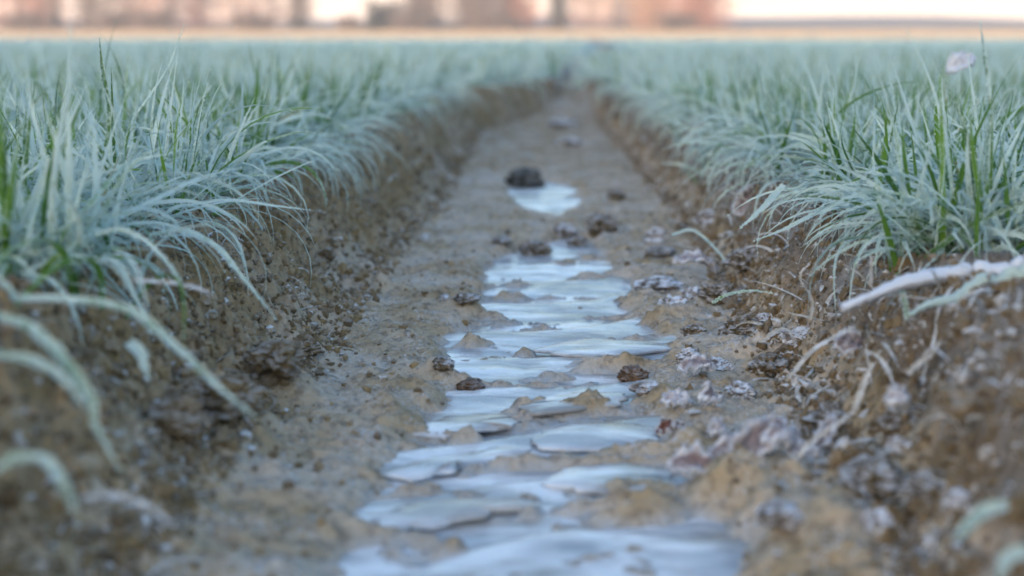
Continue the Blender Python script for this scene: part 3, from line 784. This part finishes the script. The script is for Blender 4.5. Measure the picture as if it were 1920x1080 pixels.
for i, (px, py, z, w_, lab) in enumerate([(1690, 745, .058, 40, "round white frosted lump beside the little white leaf scrap"), (1845, 722, .075, 46, "white frosted lump nearest the right edge"),
        (1678, 880, .036, 40, "pale frosted lump right of the largest dark clod"), (1335, 812, .006, 30, "bluish white lump left of the large upright leaf"),
        (1500, 625, .03, 50, "frosted lump under the slanting straw"), (1440, 600, .022, 36, "small frosted lump above the small hooked straw"),
        (1590, 760, .04, 34, "small frosted lump at the foot of the short upright straw"), (1290, 690, .004, 46, "flat frosted lump between the reddish clod and the pale arched leaf"),
        (1800, 900, .045, 46, "blurred frosted lump above the broad teal leaf"), (1520, 870, .012, 50, "frosted lump at the right end of the litter"),
        (1262, 590, .004, 44, "mauve frosted lump on the mud right of the middle ice"), (1300, 560, .008, 40, "frosted lump beside the mud slope below the mauve leaf"),
        (1345, 700, .006, 44, "frosted lump behind the pale arched leaf, to its right"), (1390, 735, .010, 50, "frosted lump above the large upright leaf"),
        (1230, 455, .010, 44, "small frosted lump right of the row of clods across the rut"), (1330, 400, .04, 50, "frosted lump high on the far right bank"),
        (1640, 985, .02, 60, "blurred pale lump low at the right near the bottom")]):
    lump("frosted_lump", px, py, w_, lab, "frosted lump", M_frl, .7, 80 + i, z=z, jag=.6, group=GF)

# ------------------------------------------------------------ dead leaves
def dead_leaf_material():
    m, n, b = mat("dead_leaf")
    rim, tone, _, _ = attr4(n, "v"); oc = objco(n)
    n1 = noise(n, 180, 4, .6, 0, oc)
    c = mixc(n, tone, (.12, .035, .018), (.27, .25, .29))
    c = mixc(n, mapr(n, n1, .4, .65, 0, .5), c, (.19, .165, .17))
    f = math2(n, 'ADD', math2(n, 'MULTIPLY', rim, 1.0), mapr(n, n1, .35, .65, -.12, .30))
    c = mixc(n, mapr(n, f, .15, .80), c, (.66, .72, .83))
    n.links.new(c, b.inputs["Base Color"]); b.inputs["Roughness"].default_value = .8
    bump(n, b, n1, .7, .002)
    return m
M_dead = dead_leaf_material()
GD = "frosted dead leaves lying right of the ice"
def dead_leaf(px, py, z, Lm, Wm, rot, tone, frost, label, fold=.5, curl=.6, seed=0):
    r = np.random.default_rng(seed); p = at(px, py, z)
    nu, nv = 26, 13; V = []; A = []
    ph = r.uniform(0, 6, 4)
    for i in range(nu):
        t = i / (nu - 1)
        wv = Wm * .5 * max(.04, math.sin(math.pi * t ** .8) ** .7) * (1 + .10 * math.sin(t * 21 + ph[0]))
        for j in range(nv):
            s = (j / (nv - 1)) * 2 - 1
            zz = abs(s) * fold * wv + curl * Lm * .25 * math.cos(math.pi * (t - .5)) + .0012 * math.sin(9 * t + 4 * s + ph[1]) + .0010 * math.sin(17 * t - 7 * s + ph[2])
            V.append(((t - .5) * Lm * (1 - .15 * curl), s * wv * (1 - .3 * fold * abs(s)), zz + abs(s) ** 4 * .002 * math.sin(25 * t + ph[3])))
            e = max(abs(s) ** 4, 1 - min(1, t * 8), 1 - min(1, (1 - t) * 8)); A.append((e * frost + r.normal(0, .05) + (frost - .8) * .8, tone, 0, 1))
    i = np.arange(nu * nv).reshape(nu, nv)
    F = np.stack([i[:-1, :-1], i[:-1, 1:], i[1:, 1:], i[1:, :-1]], -1).reshape(-1, 4)
    me = mesh_np("leaf_blade", np.array(V), F, True, {"v": np.array(A)})
    root = bpy.data.objects.new("dead_leaf", None); C.collection.objects.link(root); root.empty_display_size = .01
    p[2] = max(z, float(ground(np.array([p[0]]), np.array([p[1]]))[0]) + .15 * Wm + .004); root.location = p; root.rotation_euler = rot
    bl = link("leaf_blade", me, M_dead, root)
    md = bl.modifiers.new("thickness", 'SOLIDIFY'); md.thickness = .0012
    # hoar crystals along the rim
    B = I1[0]; rv = np.array(V).reshape(nu, nv, 3); rim = np.concatenate([rv[:, 0], rv[:, -1]]); cn = len(rim) * 7
    pts = rim[r.integers(0, len(rim), cn)] + r.normal(0, .0006, (cn, 3)); sz = r.uniform(.0003, .0008, cn)
    VV = (B[None] * (1 + r.normal(0, .3, (cn, 12, 1))) * sz[:, None, None] + pts[:, None]).reshape(-1, 3)
    FF = (np.arange(cn)[:, None, None] * 12 + I1[1][None]).reshape(-1, 3)
    h = link("frost_rim", mesh_np("frost_rim", VV, FF, True), M_hoar, root); h["kind"] = "stuff"
    tag(root, label, "dead leaf", GD)
M_hoar = simple("hoar_frost", (.55, .60, .70), (.75, .79, .88), 300, .7)
dead_leaf(1418, 850, .022, .042, .020, (R(55), R(-32), R(20)), .85, .75, "large upright curled mauve leaf edged with frost in the litter", .6, .5, 1)
dead_leaf(1256, 832, .004, .016, .009, (R(18), R(-8), R(15)), .0, .12, "small rust red leaf at the tip of the ice plate", .4, .3, 2)
dead_leaf(1322, 768, .010, .017, .014, (R(50), R(5), R(70)), .9, .9, "round pinkish frosted leaf standing above the litter", .5, .6, 3)
dead_leaf(1268, 775, .006, .020, .012, (R(30), R(0), R(0)), .8, 1.3, "small bluish white leaf lying left of the round pinkish one", .3, .5, 4)
dead_leaf(1305, 722, .006, .028, .014, (R(25), R(0), R(8)), .8, .95, "pale arched leaf behind the round pinkish one", .3, .8, 5)
dead_leaf(1340, 835, .006, .011, .010, (R(45), R(0), R(40)), .5, 1.3, "tiny white frosted curl left of the large upright leaf", .5, .8, 6)
dead_leaf(1300, 905, .006, .030, .020, (R(35), R(5), R(-10)), .55, .9, "frost rimmed leaf nearest the ice at the front of the litter", .6, .7, 7)
dead_leaf(1375, 882, .010, .034, .013, (R(30), R(-12), R(15)), .7, 1.0, "mauve leaf lying flat under the large upright one", .4, .5, 8)
dead_leaf(1475, 860, .014, .022, .012, (R(60), R(-45), R(60)), .6, 1.2, "white frosted leaf right of the large upright one", .5, .5, 9)
dead_leaf(1450, 905, .008, .020, .012, (R(20), R(15), R(30)), .5, 1.1, "crumpled leaf low at the right end of the litter", .5, .7, 10)
dead_leaf(1545, 815, .020, .026, .010, (R(40), R(-50), R(40)), .6, 1.2, "whitish leaf scrap high on the slope right of the litter", .5, .5, 11)
dead_leaf(1305, 500, .022, .050, .022, (R(15), R(12), R(10)), .75, 1.0, "mauve dead leaf with pale tip at the right bank foot", .4, .5, 12)
dead_leaf(1402, 430, .045, .045, .024, (R(65), R(-50), R(10)), .55, 1.0, "frosted leaf over the dark hollow of the right bank", .5, .6, 13)
dead_leaf(1802, 122, .207, .036, .024, (R(50), R(-25), R(10)), .9, 1.5, "frosted dead leaf caught in the grass tips at the right horizon", .4, .6, 14)
dead_leaf(1590, 650, .050, .024, .018, (R(50), R(0), R(20)), .8, 1.0, "grey frosted leaf on the right bank under the fallen stem tip", .4, .6, 15)
dead_leaf(1680, 750, .055, .014, .010, (R(40), R(0), R(20)), .8, 1.3, "little white leaf scrap high on the bare right bank", .4, .6, 16)

# fine rootlets and straw scraps over the banks
def litter():
    n = 650
    d = np.exp(rng.uniform(math.log(.55), math.log(2.6), n)); sgn = np.where(rng.random(n) < .42, -1, 1); t = rng.uniform(-.1, 1.05, n)
    l = np.interp(d, _by, _fl) * (1 - t) + np.interp(d, _by, _tl) * t; q = np.interp(d, _by, _fr) * (1 - t) + np.interp(d, _by, _tr) * t
    b = np.stack([np.where(sgn < 0, l, q), d], 1); z = ground(b[:, 0], b[:, 1]) + .001
    v, f, a = blades(np.concatenate([b, z[:, None]], 1), rng.uniform(0, 6.28, n), rng.uniform(-.1, 1.1, n), rng.uniform(-1.6, .6, n),
                     rng.uniform(.008, .032, n) * np.where(sgn > 0, 1.4, 1), rng.uniform(.0008, .0024, n) * np.where(sgn > 0, 1.3, 1), 8, rng.uniform(.7, 1.1, n), rng.random(n), True, 3)
    tag(link("plant_litter", mesh_np("plant_litter", v, f, True, {"v": a}), M_straw), "white frosted rootlets and straw scraps strewn over the rut banks", "plant litter", kind="stuff")
litter()

# ------------------------------------------------------------ far trees, hills
M_bark = simple("bark", (.10, .075, .06), (.17, .13, .10), 3, .9)
M_tw = {k: simple("twigs_" + k, a, b, .6, .9) for k, a, b in
        (("red", (.36, .18, .13), (.50, .27, .20)), ("tan", (.44, .28, .20), (.58, .39, .28)),
         ("grey", (.17, .135, .12), (.24, .19, .165)), ("dark", (.05, .055, .05), (.09, .09, .08)))}

def tube(V, F, p, q, r0, r1, k=6):
    p = np.array(p); q = np.array(q); d = q - p; d = d / (np.linalg.norm(d) + 1e-9)
    a = np.cross(d, (0, .3, 1) if abs(d[2]) < .9 else (1, 0, 0)); a /= np.linalg.norm(a); b = np.cross(d, a); s = len(V)
    for c, r in ((p, r0), (q, r1)):
        for i in range(k):
            t = 6.283 * i / k; V.append(tuple(c + (a * math.cos(t) + b * math.sin(t)) * r))
    for i in range(k): F.append((s + i, s + (i + 1) % k, s + k + (i + 1) % k, s + k + i))

def tree(px, d, wpx, H, kind, label, dens=1.0, bush=False):
    x = (px - 960) / FPX * d; y = d; W = wpx / FPX * d
    z = float(ground(np.array([x]), np.array([y]), False)[0]); r = random.Random(int(px * 7 + d))
    root = bpy.data.objects.new("bush" if bush else "bare_tree", None); C.collection.objects.link(root); root.location = (x, y, z - .1)
    V, F = [], []; TV, TF = [], []
    th = H * (.10 if bush else .3); rr = H * .017 + .05
    tips = []
    nst = 5 if bush else 1
    for s in range(nst):
        ox = (r.random() - .5) * W * .4 if bush else 0
        p = (ox, 0, 0); q = (ox + r.uniform(-.2, .2), r.uniform(-.2, .2), th)
        tube(V, F, p, q, rr, rr * .8, 8)
        cur = q
        for k in range(4 if not bush else 2):
            nx = (cur[0] + r.uniform(-.4, .4), cur[1] + r.uniform(-.4, .4), cur[2] + (H * .85 - th) / (4 if not bush else 2.5))
            tube(V, F, cur, nx, rr * (.8 - .17 * k), rr * (.62 - .17 * k) + .01)
            for b_ in range(6):
                a = r.uniform(0, 6.283); f = r.random(); st = [cur[i] + (nx[i] - cur[i]) * f for i in range(3)]
                ln = W * .5 * r.uniform(.5, 1.0) * (1 - .15 * k)
                e = (st[0] + math.cos(a) * ln, st[1] + math.sin(a) * ln * .8, st[2] + ln * r.uniform(.15, .9))
                tube(V, F, st, e, rr * .3, .03, 5); tips.append((st, e))
            cur = nx
    tw = int(1700 * dens)
    for _ in range(tw):
        st, e = r.choice(tips); f = r.uniform(.15, 1.0)
        c = [st[i] + (e[i] - st[i]) * f + r.gauss(0, .05) * W for i in range(3)]
        c[2] = r.uniform(.2, H) if not bush else max(.1, c[2] - abs(r.gauss(0, .3)) * H)
        if not bush: c[0] = r.gauss(0, .30) * W
        dx, dy, dz = r.gauss(0, 1), r.gauss(0, 1), r.gauss(.5, 1); L = r.uniform(.4, 1.1); m_ = math.sqrt(dx * dx + dy * dy + dz * dz) + 1e-6
        dx, dy, dz = dx / m_ * L, dy / m_ * L, dz / m_ * L; w_ = r.uniform(.03, .085); s = len(TV)
        TV += [(c[0] - w_, c[1], c[2]), (c[0] + w_, c[1], c[2] - w_), (c[0] + dx, c[1] + dy, c[2] + dz), (c[0] + dx * .5 - w_ * 2, c[1] + dy * .5, c[2] + dz * .5 + w_)]
        TF.append((s, s + 1, s + 2, s + 3))
    link("trunk", mesh_np("trunk", np.array(V), np.array(F)), M_bark, root)
    link("crown", mesh_np("crown", np.array(TV), np.array(TF), False), M_tw[kind], root)
    tag(root, label, "bush" if bush else "tree", "bare trees of the far wood" if not bush else "bushes along the far wood")

TREES = [
 (50, 212, 110, 13, "red", "reddish bare tree at the far left end of the wood edge", 1.6),
 (95, 216, 70, 12, "red", "narrower reddish bare tree second from the left edge", 1.3),
 (118, 206, 26, 14, "grey", "slim grey tree left of the first bright gap", .5),
 (182, 205, 60, 14, "grey", "grey tree behind the tallest left grass blade", 1.3),
 (255, 230, 90, 12, "tan", "tan bare tree right of the grey one at the left", 1.1),
 (330, 224, 100, 12, "red", "reddish bare tree above the seedy leaning blade", 1.2),
 (385, 232, 60, 11, "red", "thin salmon coloured tree before the pale part of the wood", .8),
 (450, 300, 90, 13, "tan", "pale distant tree, left of the three hazy ones", .8),
 (515, 310, 80, 13, "tan", "pale distant tree, middle of the three hazy ones", .8),
 (568, 212, 44, 13, "grey", "narrow grey tree left of the wide bright gap", 1.2),
 (795, 210, 80, 12, "grey", "grey brown tree right of the dark dome shaped bush", 2.6),
 (890, 206, 80, 13, "grey", "dense grey tree above the left side of the rut", 3.0),
 (960, 212, 80, 13, "red", "brown tree left of the dark single trunk", 3.0),
 (1045, 204, 30, 15, "dark", "dark slim tree standing alone between two peach gaps", 1.0),
 (1105, 300, 80, 12, "tan", "pale hazy tree just right of the dark slim one", .9),
 (1150, 290, 70, 12, "tan", "pale hazy tree before the tan end of the wood", .9),
 (1215, 226, 80, 12, "tan", "tan tree, second from the right end of the wood", 2.8),
 (1300, 222, 100, 12, "red", "salmon red tree at the right end of the wood", 3.2),
]
TREES += [(225, 330, 130, 13, "tan", "hazy tree glimpsed behind the tan bare tree at the left", .8), (300, 335, 120, 12, "tan", "hazy tree glimpsed behind the reddish tree by the leaning blade", .8),
          (418, 325, 120, 13, "tan", "hazy tree behind the thin salmon coloured one", .8), (490, 330, 110, 12, "red", "faint tree behind the row of three hazy ones", .7),
          (1078, 340, 110, 13, "red", "faint reddish tree directly right of the dark slim one", .8), (1180, 335, 110, 13, "tan", "faint tree behind the gap before the tan one at the right", .8)]
for t in TREES: tree(*t)
tree(722, 204, 78, 4.2, "dark", "dark dome shaped bush in the middle of the wood edge", 1.2, True)
tree(662, 210, 50, 1.9, "grey", "low grey bush left of the dark dome shaped one", .5, True)
for i, (px, h, lab) in enumerate([(230, 2.0, "low bush under the tan tree at the left"), (300, 2.2, "low bush under the reddish tree by the leaning blade"),
                                  (480, 1.7, "low bush before the three hazy trees"), (770, 2.0, "low bush at the foot of the grey brown tree"),
                                  (60, 2.3, "low bush at the left end of the wood edge"), (1270, 1.6, "low bush at the right end of the wood edge"),
                                  (930, 1.9, "low bush between the dense grey and the brown tree")]):
    tree(px, 200, 95, h, "grey", lab, .5, True)

M_hill = simple("wooded_hill", (.26, .22, .22), (.32, .27, .26), .02, .95)
def hill(name, y0, y1, hf, x0, x1, n=120, m=14):
    xs = np.linspace(x0, x1, n); V = []
    for j in range(m):
        t = j / (m - 1); yy = y0 + (y1 - y0) * t; prof = math.sin(math.pi * t) ** .8
        for x in xs: V.append((x, yy, -1 + (hf(x) + 1) * prof))
    i = np.arange(n * m).reshape(m, n)
    F = np.stack([i[:-1, :-1], i[:-1, 1:], i[1:, 1:], i[1:, :-1]], -1).reshape(-1, 4)
    tag(link(name, mesh_np(name, np.array(V), F), M_hill), kind="structure")
hill("far_hill", 430, 520, lambda x: 6.4 + .7 * math.sin(x * .02) + .4 * math.sin(x * .06), -480, 480)
# unseen ridge added behind the camera to keep low sun off the near field
hill("sun_blocking_ridge", -170, -60, lambda x: 15.5 + 2 * math.sin(x * .02), -420, 420)

# stubble standing on the rising land beyond the crop
def stubble():
    n = 22000; y = rng.uniform(103 ** .5, 240 ** .5, n) ** 2; x = rng.uniform(-.40, .44, n) * y
    z = ground(x, y, False); hh = rng.uniform(.06, .20, n); wv = rng.uniform(.03, .07, n); a = rng.uniform(-.6, .6, n); l = rng.normal(0, .03, (n, 2))
    c, s_ = np.cos(a) * wv, np.sin(a) * wv
    V = np.stack([np.stack([x - c, y - s_, z], 1), np.stack([x + c, y + s_, z], 1), np.stack([x + c * .6 + l[:, 0], y + s_ * .6 + l[:, 1], z + hh], 1), np.stack([x - c * .6 + l[:, 0], y - s_ * .6 + l[:, 1], z + hh], 1)], 1).reshape(-1, 3)
    o = link("stubble", mesh_np("stubble", V, np.arange(n * 4).reshape(n, 4), False), simple("straw", (.34, .28, .21), (.42, .36, .28), .05, .8))
    tag(o, "sunlit straw stubble on the land between the green field and the wood", "stubble", kind="stuff")
stubble()

# ------------------------------------------------------------ haze
bm = bmesh.new(); bmesh.ops.create_cube(bm, size=1)
me = bpy.data.meshes.new("haze"); bm.to_mesh(me); bm.free()
m = bpy.data.materials.new("haze"); m.use_nodes = True; n = m.node_tree; n.nodes.clear()
o_ = n.nodes.new("ShaderNodeOutputMaterial"); v = n.nodes.new("ShaderNodeVolumePrincipled")
v.inputs["Color"].default_value = (.92, .93, .95, 1); v.inputs["Density"].default_value = .0018; v.inputs["Anisotropy"].default_value = .2
n.links.new(v.outputs[0], o_.inputs["Volume"])
hz = link("haze", me, m); hz.scale = (1240, 900, 44); hz.location = (0, 160, 19.0)
tag(hz, "thin pale morning haze over the field", "haze", kind="stuff")
